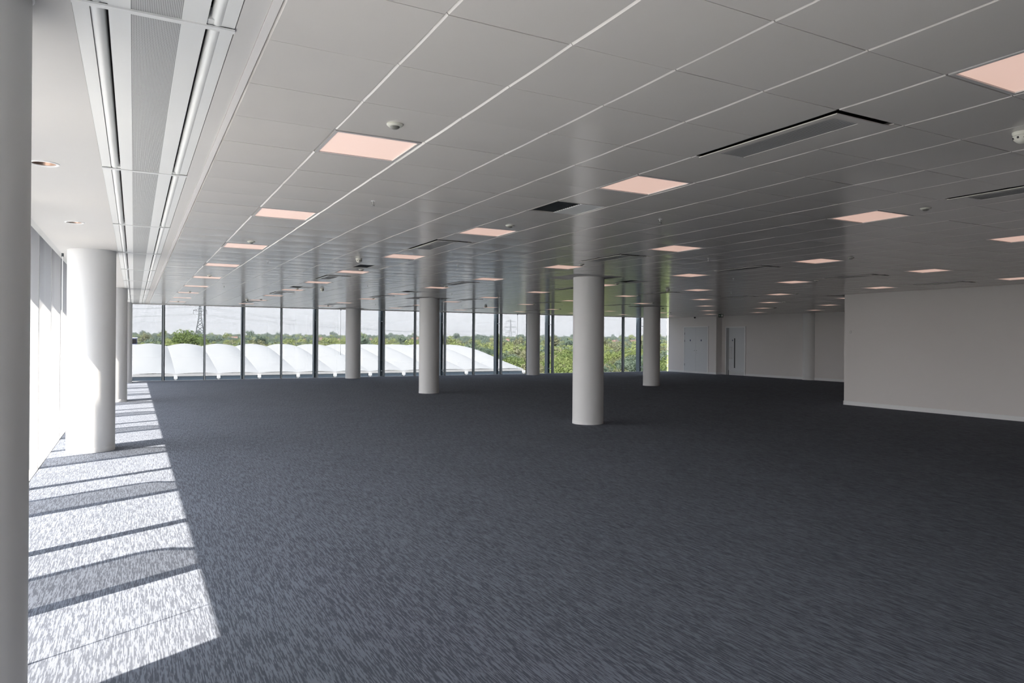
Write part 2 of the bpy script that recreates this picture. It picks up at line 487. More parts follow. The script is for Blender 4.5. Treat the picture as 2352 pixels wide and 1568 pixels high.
# ---- two-tile air diffusers: dropped tray with a mesh return and a plain half, dark slot round it
def diffuser_parts():
    W, Ln = T - .018, 2 * T - .006
    box = MB(); box.box(0, W, 0, .004, .004, .09); box.box(0, W, Ln - .004, Ln, .004, .09); box.box(0, .004, 0, Ln, .004, .09); box.box(W - .004, W, 0, Ln, .004, .09); box.box(0, W, 0, Ln, .09, .095)
    lip = MB(); lip.box(W - .075, W, 0, Ln, -.002, .006); lip.box(0, W - .075, Ln - .05, Ln, -.002, .006)
    tray = MB()
    x0, x1, y0, y1 = .022, W - .07, .026, Ln - .05
    tray.box(x0, x1, y0, y0 + .06, -.010, -.004); tray.box(x0, x1, y1 - .16, y1, -.010, -.004)
    tray.box(x0, x0 + .05, y0 + .06, y1 - .16, -.010, -.004); tray.box(x0 + .27, x1, y0 + .06, y1 - .16, -.010, -.004)
    mesh_ = MB().box(x0 + .05, x0 + .27, y0 + .06, y1 - .16, -.008, -.004)
    return [('plenum', box.mesh('plenum'), M_DARK), ('border', lip.mesh('border'), M_TILE), ('tray', tray.mesh('tray'), M_TILE), ('mesh_panel', mesh_.mesh('mesh_panel'), M_MESH)]
dp = diffuser_parts()
for (i, j) in diffs:
    t = thing('air_diffuser', (X0 + i * T + .016, Y0 + j * T + .003, H), 'long mesh air diffuser, %s row from the edge rail, %s from the far windows' % nth(diffs, (i, j)), 'air diffuser', 'long air diffusers in the ceiling')
    for nm, me, mm in dp: link(nm, me, mm, t)
# ---- one-tile return grilles: black half, pale half
def grille_parts():
    W = T - .02
    fr = MB(); e = .018
    fr.box(0, W, 0, e, -.001, .03); fr.box(0, W, W - e, W, -.001, .03); fr.box(0, e, e, W - e, -.001, .03); fr.box(W - e, W, e, W - e, -.001, .03)
    dk = MB()
    dk.box(e, W * .52, e, W - e, .028, .03)
    for k in range(14):
        y = e + (W - 2 * e) * (k + .5) / 14; dk.box(e, W * .52, y - .003, y + .003, .006, .026)
    pl = MB().box(W * .52, W - e, e, W - e, .002, .01)
    return [('frame', fr.mesh('frame'), M_TILE), ('grille_opening', dk.mesh('grille_opening'), M_GASKET), ('blank_panel', pl.mesh('blank_panel'), M_BEAM)]
gp = grille_parts()
for (i, j) in grilles:
    t = thing('return_grille', (X0 + i * T + .014, Y0 + j * T + .010, H), 'half-dark return grille, %s row from the edge rail, %s from the far windows' % nth(grilles, (i, j)), 'air grille', 'one-tile return grilles in the ceiling')
    for nm, me, mm in gp: link(nm, me, mm, t)

# ---- presence sensors, sprinklers, smoke detectors
bm_ = MB().lathe([(.050, 0), (.050, -.006), (.043, -.013), (.031, -.016)], 24).mesh('base')
le_ = MB().lathe([(.030, -.012), (.030, -.018), (.024, -.026), (.012, -.031), (.0, -.032)], 20).mesh('lens')
sens = [(i, j) for i, js in ((0, (-8, 2, 12, 22, 32, 42)), (4, (7, 17, 27, 37)), (9, (2, 12, 22, 32, 42)), (14, (7, 17, 27, 37)), (19, (12, 22, 32)), (24, (17, 27, 37)), (29, (22, 32)), (34, (27, 37))) for j in js]
for i, j in sens:
    t = thing('presence_sensor', (X0 + (i + .5) * T, Y0 + (j + .5) * T, H), 'round white ceiling sensor, %s row from the edge rail, %s from the far windows' % nth(sens, (i, j)), 'sensor', 'round sensors beside the light panels')
    link('base', bm_, M_PLASTIC, t); link('lens', le_, M_SENSOR, t)
ro_ = MB().lathe([(.022, 0), (.022, -.004), (.010, -.006)], 16).mesh('rose')
hd_ = MB(); hd_.lathe([(.007, -.004), (.007, -.030)], 10); hd_.lathe([(.003, -.030), (.003, -.046)], 8); hd_.lathe([(.016, -.046), (.016, -.049)], 12)
hd_.tube([(.006, 0, -.028), (.014, 0, -.036), (.004, 0, -.047)], .002, 6); hd_.tube([(-.006, 0, -.028), (-.014, 0, -.036), (-.004, 0, -.047)], .002, 6)
hd_ = hd_.mesh('head')
sprk = [(1, 6), (1, 16), (1, 27), (1, 37), (6, 5), (6, 14), (6, 23), (6, 33), (11, 9), (11, 26), (11, 38), (16, 13), (16, 22), (16, 36), (21, 18), (21, 32)]
for i, j in sprk:
    t = thing('sprinkler', (X0 + (i + .5) * T, Y0 + (j + .5) * T, H), 'pendent sprinkler head, %s row from the edge rail, %s from the far windows' % nth(sprk, (i, j)), 'sprinkler', 'sprinkler heads in the ceiling')
    link('rose', ro_, M_WHITE, t); link('head', hd_, M_STEEL, t)
sb_ = MB().lathe([(.052, 0), (.052, -.012), (.046, -.022)], 24).mesh('base')
sh_ = MB(); sh_.lathe([(.046, -.022), (.050, -.030), (.044, -.048), (.030, -.062), (.018, -.070), (.0, -.072)], 24); sh_ = sh_.mesh('chamber')
sr_ = MB()
for k in range(8):
    a = 2 * PI * k / 8; sr_.box(.045 * math.cos(a) - .005, .045 * math.cos(a) + .005, .045 * math.sin(a) - .005, .045 * math.sin(a) + .005, -.046, -.034)
sr_ = sr_.mesh('vent')
for (x, y), lb in zip([(3.24, 11.35), (4.38, 18.80), (3.39, 25.45), (12.0, 24.5), (4.86, 2.36), (11.95, 13.90)],
                      ['beside a half-dark return grille', 'in the open bay left of the second column row', 'near the far windows above the marquee', 'near the far windows by the pylon', 'beside the big long air diffuser', 'between the lone column and the double-door column']):
    t = thing('smoke_detector', (x, y, H), 'white domed smoke detector ' + lb, 'smoke detector', 'smoke detectors under the ceiling')
    link('base', sb_, M_PLASTIC, t); link('chamber', sh_, M_PLASTIC, t); link('vent', sr_, M_BLACK, t)

# ---- service beam along the windows, 3.08 m units
UL = 3.08
def arc(cx, cz, r, a0, a1, n=9):
    return [(cx + r * math.cos(math.radians(a0 + (a1 - a0) * k / (n - 1))), cz + r * math.sin(math.radians(a0 + (a1 - a0) * k / (n - 1)))) for k in range(n)]
W_ = BX1 - BX0
c_ = W_ / 2
def beam_parts(y0, y1):
    P = []
    def pr(poly): return MB().prism(poly, 'y', y0, y1)
    P.append(('wing', MB().box(.000, .060, y0, y1, .000, .006), M_BEAM))
    P.append(('wing', MB().box(W_ - .060, W_ - .002, y0, y1, .000, .006), M_BEAM))
    tl = MB(); n = 10
    for side, cx in ((0, .086), (1, W_ - .070)):
        a = arc(cx, .026, .030, 180, 360, n)
        tb = MB(); v = [(p[0], y0, p[1]) for p in a] + [(p[0], y1, p[1]) for p in a]
        tb.add(v, [(k, k + 1, n + k + 1, n + k) for k in range(n - 1)] + [tuple(range(n))[::-1], tuple(range(n, 2 * n)), (0, n, 2 * n - 1, n - 1)], True)
        P.append(('round_duct', tb, M_BEAM))
    P.append(('face_plate', MB().box(.126, .206, y0, y1, -.006, .004), M_BEAM))
    P.append(('face_plate', MB().box(.392, .484, y0, y1, -.006, .004), M_BEAM))
    P.append(('grille', MB().box(.206, .392, y0, y1, -.004, .002), M_GRILLE))
    ch = MB(); ch.box(.004, W_ - .004, y0, y1, .10, .11)
    P.append(('casing', ch, M_SLAB))
    st = MB(); st.box(0, W_, y1 - .002, y1 + .030, -.012, -.004); st.box(.1, .126, y1 - .05, y1, .0, .05); st.box(.486, .512, y1 - .05, y1, .0, .05)
    P.append(('end_strap', st, M_BEAM))
    return P
bp_ = [(n, b.mesh(n), mm) for n, b, mm in beam_parts(0, UL - .032)]
k = 0
ys = [3.24 + UL * q for q in range(-4, 9)]
for q_, y in enumerate(ys):
    t = thing('chilled_beam', (BX0, y, H), 'white chilled beam with perforated strip, %s unit from the far windows' % ORD[len(ys) - 1 - q_], 'chilled beam', 'chilled beam units along the window margin')
    for nm, me, mm in bp_: link(nm, me, mm, t)

# ---- downlights in the plaster margin
tr_ = MB().lathe([(.100, 0), (.100, -.004), (.088, -.007), (.080, -.003), (.080, .004)], 32, closed=False).mesh('trim_ring')
rc_ = MB().lathe([(.080, .003), (.070, .02), (.052, .045)], 32, closed=False).mesh('reflector')
ln_ = MB().lathe([(.0, .046), (.052, .045)], 24, closed=False).mesh('lens')
for y in DLY:
    x = dlx(y)
    t = thing('downlight', (x, y, H), 'recessed copper downlight in the plaster margin, %s from the far windows' % ORD[len(DLY) - 1 - DLY.index(y)], 'downlight', 'downlights along the window margin')
    link('trim_ring', tr_, M_WHITE, t); link('reflector', rc_, M_COPPER, t); link('lens', ln_, M_SENSOR, t)

# ------------------------------------------------------------------ columns
cm_ = MB().lathe([(CR, 0), (CR, H)], 96).mesh('shaft')
sk_ = MB().lathe([(CR + .002, .0), (CR + .002, .07), (CR + .001, .072)], 96, closed=False).mesh('skirting')
CL = ['round white column at the window with its base deep in shadow beside the bare floor', 'round white column at the window half lit by a hard diagonal of sun',
      'round white column by the window with one small sun fleck', 'round white column in the corner where the two window walls meet',
      'round white column standing alone in the middle of the carpet', 'round white column beyond the lone central one, in front of the white marquee roof',
      'round white column close to the far windows beside a hanging blind cord', 'round white column close to the far windows beside the distant pylon',
      'round white column nearest the double doors']
for (x, y), lb in zip(COLS, CL):
    t = thing('column', (x, y, 0), lb, 'column')
    link('shaft', cm_, M_COLUMN, t); link('skirting', sk_, M_COLUMN, t)
t = thing('column', (XW2 + .08, 22.0, 0), 'round white column half buried in the right-hand wall', 'column')
link('shaft', cm_, M_COLUMN, t); link('skirting', sk_, M_COLUMN, t)

# ------------------------------------------------------------------ left facade (window_1)
ZH = 3.12                                  # glass head
YS = -2.0                                   # glazing starts here; unseen solid stretch before it, added to cut daylight
LY = [11.07 + 1.52 * k for k in range(-8, 14)]
wl = MB().box(-1.29, XL - .003, YB, YS, -.12, H + .2).build('wall_left_daylight_block', M_WALLD)  # unseen, added instead of glazing to block daylight near the camera
tag(wl, 'unseen dark wall added to block daylight at the near end of the left windows', 'wall', kind='structure')
w1 = thing('window_1', (-1.2, YB, 0), 'floor-to-ceiling glazed wall with white mullions along the sunlit margin', 'window wall', kind='structure')
def local(mb, loc):
    mb.v = [(x - loc[0], y - loc[1], z - loc[2]) for x, y, z in mb.v]; return mb
def wpart(root, mb, name, mm):
    return local(mb, root.location).build(name, mm, root)
mull = MB().box(-.165, -.004, -.028, .028, 0, 3.55).mesh('mullion')
gask = MB().box(-.185, -.165, -.034, .034, 0, 3.55).mesh('gasket')
for y in LY:
    q = link('mullion', mull, M_MULLW, w1, (XL - w1.location.x, y - YB, 0))
    link('gasket', gask, M_GASKET, q)
ed = [YS] + LY + [YF]
for a, b in zip(ed, ed[1:]):
    wpart(w1, MB().box(-1.20, -1.185, a + .026, b - .026, .002, 3.55), 'pane', M_GLASS)
wpart(w1, MB().box(-1.29, XL - .003, YS, YF + .15, -.12, .002), 'sill', M_WHITE)
wpart(w1, MB().box(-1.088, -1.014, YS, YF - .05, H + .002, 3.13), 'head', M_HEAD)
wpart(w1, MB().box(-1.35, -1.285, YB, YF + .15, 3.34, 4.2), 'spandrel', M_MULLW)
wpart(w1, MB().box(-1.28, -1.06, YB, YF + .15, 3.56, 3.62), 'cap', M_MULLW)
cn = MB().box(-1.88, -1.286, YB - .6, YF + .7, 3.16, 3.338).build('trim_1', M_MULLW)
tag(cn, 'narrow white canopy shelf outside above the left windows', 'canopy', kind='structure')
lg = MB().box(-2.7, -1.292, YB - .6, YF + .7, -.45, -.14).build('trim_2', M_LEDGE)  # outer ledge made wide and pale to bounce sun onto the ceiling
tag(lg, 'pale ledge outside along the foot of the left windows, widened to bounce sun', 'ledge', kind='structure')
# translucent glass fins on every other mullion
def fin_meshes():
    D = 1.34
    outer = [(0, -.12), (D - .25, -.12), (D, .35), (D, 3.66), (D - .03, 3.74), (D - .10, 3.775), (D - .18, 3.75), (.82, 3.52), (.58, 3.39), (.58, 3.13), (0, 3.13)]
    pan = MB().prism([(-d, z) for d, z in outer], 'y', -.009, .009)
    edge = [(-d, 0, z) for d, z in outer[1:-2]]
    eg = MB().tube(edge, .038, 6)
    br = [MB().box(-.05, .035, -.022, .022, z - .04, z + .04) for z in (.3, 2.6)]
    return pan.mesh('glass_panel'), eg.mesh('edge_frame'), [b.mesh('bracket') for b in br]
pa_, eg_, br_ = fin_meshes()
for k in range(-8, 14):
    if k % 2: continue
    y = 11.07 + 1.52 * k
    t = thing('facade_fin', (-1.325, y, 0), 'tall frosted glass sun fin, %s from the far corner of the left facade' % ORD[(12 - k) // 2], 'sun fin', 'glass sun fins along the left facade')
    link('glass_panel', pa_, M_FIN, t); link('edge_frame', eg_, M_FINE, t)
    for b in br_: link('bracket', b, M_GASKET, t)

# ------------------------------------------------------------------ far facade (window_2)
FX = [1.03 + 1.517 * n for n in range(0, 17)]
w2 = thing('window_2', (XL, YF, 0), 'floor-to-ceiling glazed wall with dark slim mullions facing the marquee and trees', 'window wall', kind='structure')
capm = MB().box(-.021, .021, -.03, .02, 0.012, H - .02).mesh('mullion')
bodm = MB().box(-.036, .036, .02, .17, 0.012, H - .02).mesh('gasket')
for x in FX:
    q = link('mullion', capm, M_MULL, w2, (x - XL, .04, 0)); link('gasket', bodm, M_GASKET, q)
ed = [XL] + FX + [XW1]
for a, b in zip(ed, ed[1:]):
    wpart(w2, MB().box(a + (.034 if a > XL else -.1), b - (.034 if b < XW1 else 0), YF + .09, YF + .105, .012, H), 'pane', M_GLASSF)
wpart(w2, MB().box(XL, XW1, YF - .008, YF + .24, -.3, .012), 'sill', M_MULLW)
wpart(w2, MB().box(XL, XW1, YF - .05, YF + .24, H - .02, H + .10), 'head', M_RAIL)
wpart(w2, MB().box(XL, XW1, YF + .02, YF + .24, H + .10, 4.2), 'spandrel', M_MULL)
bl_ = MB().box(-.055, -.008, -.16, .16, -.6, 4.2).mesh('blade'); bl2_ = MB().box(.008, .055, -.16, .16, -.6, 4.2).mesh('blade')
sp_ = MB().box(-.010, .010, -.15, .15, -.6, 4.2).mesh('glazing_strip')
ar_ = [MB().box(-.02, .02, -.45, -.12, z - .015, z + .015).mesh('bracket') for z in (.25, 2.55)]
for q_, x in enumerate(FX[::2]):
    t = thing('facade_fin', (x + .02, YF + .70, 0), 'dark double-bladed metal fin outside, %s from the corner of the window walls' % ORD[q_], 'sun fin', 'dark metal fins outside the far facade')
    link('blade', bl_, M_BLADE, t); link('blade', bl2_, M_BLADE, t); link('glazing_strip', sp_, M_MULL, t)
    for a in ar_: link('bracket', a, M_MULL, t)

# ------------------------------------------------------------------ rear wall, behind the viewpoint
wb = MB().box(XL - .2, XW2 + .3, YB - .25, YB - .002, -.3, 4.2).build('wall_back', M_WALLD)  # unseen, made solid and dark to cut fill light from the rear
tag(wb, 'unseen wall closing the near end of the floor, darkened to cut bounce light', 'wall', kind='structure')

# ------------------------------------------------------------------ blind cords
def cord(x, y, z0, z1, label, side):
    mm = M_WHITE if side else M_CORD
    t = thing('blind_cord', (x, y, z0), label, 'blind cord')
    h = z1 - z0
    MB().tube([(0, 0, .06), (0, 0, h)], .0055, 8).build('chain', mm, t)
    MB().lathe([(.009, 0), (.011, .02), (.009, .06)], 12).build('weight', mm, t)
    MB().box(-.015, .015, -.015, .015, h - .05, h).build('clip', M_GASKET, t)
cord(8.08, YF - .09, 1.01, H - .021, 'thin blind cord hanging at the far window beside a column, ending at mid height', 0)
cord(17.02, YF - .09, .35, H - .021, 'thin blind cord hanging at the far window between the pylon and a column', 0)
cord(26.2, YF - .09, .55, H - .021, 'thin blind cord hanging at the far window next to the right-hand wall', 0)
cord(-1.0, 4.22, .7, H - .001, 'thin blind cord hanging at the left window and throwing a hairline shadow on the carpet', 0)
cord(-1.0, 13.16, .79, H - .001, 'pale blind cord hanging at the left window just before the sun-struck column', 1)
cord(-1.0, 14.25, .80, H - .001, 'pale blind cord hanging at the left window half behind the sun-struck column', 1)

# ------------------------------------------------------------------ right-hand walls, doors, core partition
wr = MB().box(XW1, XW2 + .3, 27.44, YF - .01, 0, H + .2).build('wall_right', M_WALL)
tag(wr, 'pale wall with white double doors next to the far windows', 'wall', kind='structure')
wd = MB().box(XW2, XW2 + .3, PY - .2, 27.44, 0, H + .2).build('wall_recess', M_WALL)
tag(wd, 'set-back pale wall with a single door and a half-buried column', 'wall', kind='structure')
wp = MB().box(PX, XW2 + .3, YB, PY, 0, H + .2).build('wall_partition', M_WALL)
tag(wp, 'long plain pale partition wall on the dark side of the room', 'wall', kind='structure')
BH, BT = .11, .016
tag(MB().prism([(PX - BT, 0), (PX, 0), (PX, BH), (PX - BT * .5, BH), (PX - BT, BH - .008)], 'y', YB, PY + BT).build('baseboard_partition', M_WHITE), 'white skirting along the long partition wall', 'skirting', kind='structure')
tag(MB().box(PX - BT, XW2, PY, PY + BT, 0, BH).build('baseboard_return', M_WHITE), 'white skirting round the end of the partition wall', 'skirting', kind='structure')
b = MB(); b.box(XW1 - BT, XW1, 27.44, 28.05, 0, BH); b.box(XW1 - BT, XW1, 29.86, YF - .02, 0, BH)
tag(b.build('baseboard_right', M_WHITE), 'white skirting either side of the double doors', 'skirting', kind='structure')
b = MB(); b.box(XW2 - BT, XW2, PY + BT, 25.80, 0, BH); b.box(XW2 - BT, XW2, 27.17, 27.44, 0, BH); b.box(XW1 - BT, XW2, 27.44 - BT, 27.44, 0, BH)
tag(b.build('baseboard_recess', M_WHITE), 'white skirting along the set-back wall', 'skirting', kind='structure')

# double doors
d1 = thing('door_1', (XW1, 28.95, 0), 'pair of plain white riser cupboard doors in a white frame', 'door', kind='structure')
ya, yb, zt = -.885, .885, 2.48
fr = MB(); fr.box(-.025, .0, ya - .06, ya, 0, zt + .06); fr.box(-.025, 0, yb, yb + .06, 0, zt + .06); fr.box(-.025, 0, ya, yb, zt, zt + .06)
fr.build('frame', M_WHITE, d1)
MB().box(-.004, -.001, ya, yb, .1, zt).build('shadow_gap', M_GASKET, d1)
MB().box(-.016, -.001, ya, yb, .0, .098).build('plinth', M_WHITE, d1)
for s, (y0, y1) in enumerate(((ya + .006, -.003), (.003, yb - .006))):
    lf = MB().box(-.016, -.004, y0, y1, .10, zt - .006).build('leaf', M_DOOR, d1)
    cyc = (-.42, .42)[s]
    MB().prism([(cyc + .035 * math.cos(a * PI / 8), 1.78 + .055 * math.sin(a * PI / 8)) for a in range(16)], 'x', -.020, -.016).build('notice', M_BLUE, lf)
    yk = (-.07, .09)[s]
    kb = MB().lathe([(.022, 0), (.022, .006), (.010, .008), (.010, .03), (.0, .03)], 16); kb.v = [(-.016 - z, yk + x, 1.23 + y) for x, y, z in kb.v]
    kb.build('knob', M_STEEL, lf)
kb = MB().lathe([(.020, 0), (.020, .008), (.0, .008)], 16); kb.v = [(-.016 - z, -.09 + x, 1.10 + y) for x, y, z in kb.v]; kb.build('lock', M_STEEL, d1)
for z in (.45, 1.75, 2.15):
    MB().box(-.024, -.016, yb - .02, yb - .001, z - .06, z + .06).build('hinge', M_BLACK, d1)
# single door
d2 = thing('door_2', (XW2, 26.48, 0), 'single grey-white door with a narrow vision slot, pull handles and steel kick plate', 'door', kind='structure')
ya, yb, zt = -.62, .62, 2.44
fr = MB(); fr.box(-.030, .0, ya - .07, ya, 0, zt + .07); fr.box(-.03, 0, yb, yb + .07, 0, zt + .07); fr.box(-.03, 0, ya, yb, zt, zt + .07)
fr.build('frame', M_WHITE, d2)
MB().box(-.008, -.001, yb - .18, yb, 0, zt).build('jamb_shade_panel', M_JAMB, d2)  # flat grey strip painted as the shaded reveal, no real recess
lf = MB().box(-.014, -.002, ya + .004, yb - .18, .01, zt - .004).build('leaf', M_DOOR, d2)
MB().box(-.020, -.014, .01, .085, .37, 1.90).build('vision_slot', M_BLACK, lf)
MB().box(-.020, -.014, ya + .05, yb - .22, .02, .20).build('kick_plate', M_STEEL, lf)
for y in (.36, .24):
    hm = MB(); hm.tube([(-.014, y, .85), (-.05, y, .85), (-.06, y, .87), (-.06, y, 1.40), (-.05, y, 1.42), (-.014, y, 1.42)], .016, 10); hm.build('pull_handle', M_RAIL, lf)
MB().prism([(.19 + .03 * math.cos(a * PI / 8), 1.79 + .045 * math.sin(a * PI / 8)) for a in range(16)], 'x', -.020, -.014).build('notice', M_BLUE, lf)
MB().box(-.024, -.014, .43, .455, 0, .25).build('door_stop', M_BLACK, d2)
# round control on the partition
t = thing('wall_control', (PX, 12.72, 2.02), 'small round white wall control near the end of the partition', 'wall control')
k_ = MB().lathe([(.045, 0), (.045, .012), (.038, .02), (.0, .021)], 24); k_.v = [(-z, x, y) for x, y, z in k_.v]; k_.build('body', M_WHITE, t)
k_ = MB().lathe([(.026, .019), (.026, .026), (.0, .027)], 20); k_.v = [(-z, x, y) for x, y, z in k_.v]; k_.build('dial', M_PLASTIC, t)
# hanging exit sign: running figure and arrow
t = thing('exit_sign', (24.0, 24.2, 2.85), 'small hanging dark exit sign with white pictogram near the single door', 'exit sign', rotz=math.radians(-42))
MB().box(-.11, .11, -.012, .012, 0, .15).build('panel', M_GREEN, t)
for x in (-.07, .07): MB().tube([(x, 0, .15), (x, 0, H - 2.85)], .005, 6).build('rod', M_STEEL, t)
pg = MB(); pg.box(.035, .085, -.0145, -.012, .03, .125); pg.build('door_symbol', M_SIGNW, t)
ar = MB().prism([(-.09, .07), (-.055, .035), (-.055, .06), (-.02, .06), (-.02, .08), (-.055, .08), (-.055, .105)], 'y', -.0145, -.012); ar.build('arrow', M_SIGNW, t)
mn = MB(); mn.lathe([(.008, -.001), (.008, .001)], 10); mn.v = [(x + .02, -.0135 + z, y + .112) for x, y, z in mn.v]
mn.prism([(.010, .10), (.024, .10), (.022, .07), (.030, .04), (.022, .035), (.014, .062), (.002, .04), (-.006, .046), (.008, .07)], 'y', -.0145, -.012); mn.build('running_figure', M_SIGNW, t)
# dome camera on the right wall
t = thing('dome_camera', (XW1 - .10, 28.95, H), 'small dark dome camera under the ceiling above the double doors', 'camera')
MB().lathe([(.06, 0), (.06, -.02), (.05, -.03)], 20).build('base', M_BLACK, t); MB().lathe([(.05, -.03), (.045, -.06), (.025, -.085), (0, -.09)], 20).build('dome', M_BLACK, t)

# ------------------------------------------------------------------ outside: ground, marquee, trees, houses, pylons
GZ = -10.0
def ground(x, y):
    d = math.hypot(x, y)
    return GZ + max(0, d - 260) * .0070 + .6 * math.sin(x * .011) * math.sin(y * .013) * min(1, d / 300)
rows = [0, 20, 45, 80, 130, 200, 300, 450, 650, 900, 1300, 1900, 2800]
mb = MB(); v = []; f = []; NA = 72
for d in rows:
    for k in range(NA):
        a = 2 * PI * k / NA; x, y = d * math.cos(a), d * math.sin(a); v.append((x, y, ground(x, y) if d else GZ))
for i in range(len(rows) - 1):
    for k in range(NA):
        k2 = (k + 1) % NA; f.append((i * NA + k, (i + 1) * NA + k, (i + 1) * NA + k2, i * NA + k2))
mb.add(v, f, True)
tag(mb.build('ground', M_GROUND), 'rough green ground outside the building', 'ground', kind='structure')

fc = MB().box(-260, -3.4, -160, 240, GZ - .2, GZ + .06).build('bounce_slab', M_CONC)  # unseen slab, added to control light bounced through the left windows
tag(fc, 'unseen grey ground slab added below the left windows to set bounce light', 'bounce_slab', kind='structure')

# marquee
B, YE, YR = 5.0, 98.0, 123.5
ZE, ZR = -2.85, .34
XS = .0473 * YE
N0, N1 = -7, 10
tent = thing('marquee', (XS, YE, GZ), 'huge white scalloped marquee roof beyond the far windows', 'marquee')
NS, NT = 14, 10
def tent_bay():
    v = []; f = []
    for side in (0, 1):
        o = len(v)
        for a in range(NS + 1):
            s = a / NS
            for q in range(NT + 1):
                t_ = q / NT
                z = (ZE - GZ) + (ZR - ZE) * (1 - (1 - s) ** 1.22) + (.10 + .30 * s) * math.sin(PI * t_) ** .85 + .75 * math.sin(PI * s) * math.sin(PI * t_)
                y = (YR - YE) * s if side == 0 else 2 * (YR - YE) - (YR - YE) * s
                v.append((t_ * B, y, z))
        for a in range(NS):
            for q in range(NT):
                i0 = o + a * (NT + 1) + q
                qd = (i0, i0 + 1, i0 + NT + 2, i0 + NT + 1)
                f.append(qd if side == 0 else qd[::-1])
    mb = MB().add(v, f, True); return mb.mesh('roof_bay')
bay = tent_bay()
post = MB(); post.box(-.11, .11, -.42, -.20, 0, ZE - GZ - .25); post.box(-.20, .20, -.50, -.10, ZE - GZ - .62, ZE - GZ - .22); post = post.mesh('post')
wallp = MB().box(.12, B - .12, .02, .10, 0, ZE - GZ - .26).mesh('wall_panel')
beamp = MB().box(0, B, -.16, .06, ZE - GZ - .30, ZE - GZ + .02).mesh('eave_beam')
for n in range(N0, N1):
    link('roof_bay', bay, M_TENT, tent, (n * B, 0, 0)); link('wall_panel', wallp, M_TENTW, tent, (n * B, 0, 0)); link('eave_beam', beamp, M_LFRAME, tent, (n * B, 0, 0))
for n in range(N0, N1 + 1): link('post', post, M_WHITE, tent, (n * B, 0, 0))
mb = MB(); pts = []
for a in range(NS + 1):
    s = a / NS; pts.append(((YR - YE) * s, (ZE - GZ) + (ZR - ZE) * (1 - (1 - s) ** 1.22)))
pts = pts + [(2 * (YR - YE) - y, z) for y, z in pts[::-1][1:]]
mb.prism([(0, 0)] + pts + [(2 * (YR - YE), 0)], 'x', N1 * B - .05, N1 * B + .05); mb.build('gable', M_TENT, tent)

# low white-and-blue building beyond the marquee
t = thing('showroom_building', (-8.0, 165, GZ), 'low white commercial building with a blue sign panel beyond the marquee', 'building')
h1 = 10.0 + .25
MB().box(-6, 9.15, 0, 12, 0, h1 - .55).build('wall', M_RENDER, t)
MB().box(-6.2, 8.6, -.3, 12, h1, h1 + 1.25).build('upper_storey', M_PALEB, t)
MB().box(-6.3, 8.7, -.4, 12.2, h1 + 1.25, h1 + 1.45).build('parapet', M_WHITE, t)
MB().box(-6.2, 9.3, -.3, 0, h1 - .55, h1).build('fascia', M_WHITE, t)
for x in (6.6, 7.7):
    w = MB().box(x, x + .8, -.36, -.3, h1 + .15, h1 + 1.1).build('window', M_BLACK, t)
for k in range(5):
    MB().box(-5 + 2.3 * k, -3 + 2.3 * k, -.06, 0, h1 - 2.6, h1 - .9).build('window', M_TENTW, t)

# ---- trees
def crown_mesh(seed, R, Hc, nq, size, zb=1.2):
    r = random.Random(seed); blobs = []
    for k in range(9):
        a = r.random() * 2 * PI; q = R * .62 * math.sqrt(r.random()); z = zb + Hc * (.25 + .6 * r.random())
        blobs.append((q * math.cos(a), q * math.sin(a), z, R * (.38 + .22 * r.random())))
    blobs.append((0, 0, zb + Hc * .55, R * .7)); blobs.append((0, 0, zb + Hc * .8, R * .5))
    mb = MB(); v = []; f = []
    for k in range(nq):
        bx, by, bz, br = blobs[r.randrange(len(blobs))]
        u = r.uniform(-.75, 1); a = r.random() * 2 * PI; w = math.sqrt(max(0, 1 - u * u))
        n = Vector((w * math.cos(a), w * math.sin(a), u)); rad = br * (r.random() ** .25)
        p = Vector((bx, by, bz)) + rad * n
        n = (n + .55 * Vector((r.gauss(0, 1), r.gauss(0, 1), r.gauss(0, 1)))).normalized()
        e1 = n.orthogonal().normalized(); ang = r.random() * PI; e2 = n.cross(e1)
        c1 = math.cos(ang) * e1 + math.sin(ang) * e2; c2 = n.cross(c1); s = size * r.uniform(.6, 1.3)
        o = len(v)
        v += [p - s * c1, p + s * .5 * c2, p + s * c1, p - s * .5 * c2]; f.append((o, o + 1, o + 2, o + 3))
    for bx, by, bz, br in blobs:
        o = len(v); rr = br * .62
        pts = [(0, 0, 1), (.9, 0, .3), (-.28, .86, .3), (-.6, -.66, .3), (.3, -.85, -.3), (.5, .75, -.35), (-.9, .05, -.3), (0, 0, -1)]
        v += [Vector((bx, by, bz)) + rr * Vector(p) for p in pts]
        f += [(o, o + 1, o + 5), (o, o + 5, o + 2), (o, o + 2, o + 6), (o, o + 6, o + 3), (o, o + 3, o + 4), (o, o + 4, o + 1), (o + 1, o + 4, o + 7), (o + 1, o + 7, o + 5), (o + 5, o + 7, o + 2), (o + 2, o + 7, o + 6), (o + 6, o + 7, o + 3), (o + 3, o + 7, o + 4)]
    return v, f
def crown(seed, R, Hc, nq, size):
    v, f = crown_mesh(seed, R, Hc, nq, size); return MB().add(v, f).mesh('crown')
KIND = []
for k in range(4): KIND.append((crown(10 + k, 4.2, 6.5, 4200, .25), M_LEAF, 'bright green leafy tree', 7.6))
for k in range(2): KIND.append((crown(30 + k, 3.6, 5.6, 3600, .23), M_LEAF2, 'dull olive leafy tree', 6.8))
for k in range(2): KIND.append((crown(40 + k, 3.8, 7.6, 3800, .25), M_LEAF3, 'dark blue-green leafy tree', 8.6))
trunk = MB().tube([(0, 0, 0), (.1, 0, 1.8), (0, .1, 3.6)], [.28, .2, .12], 7).mesh('trunk')
rr_ = random.Random(11)
spots = []
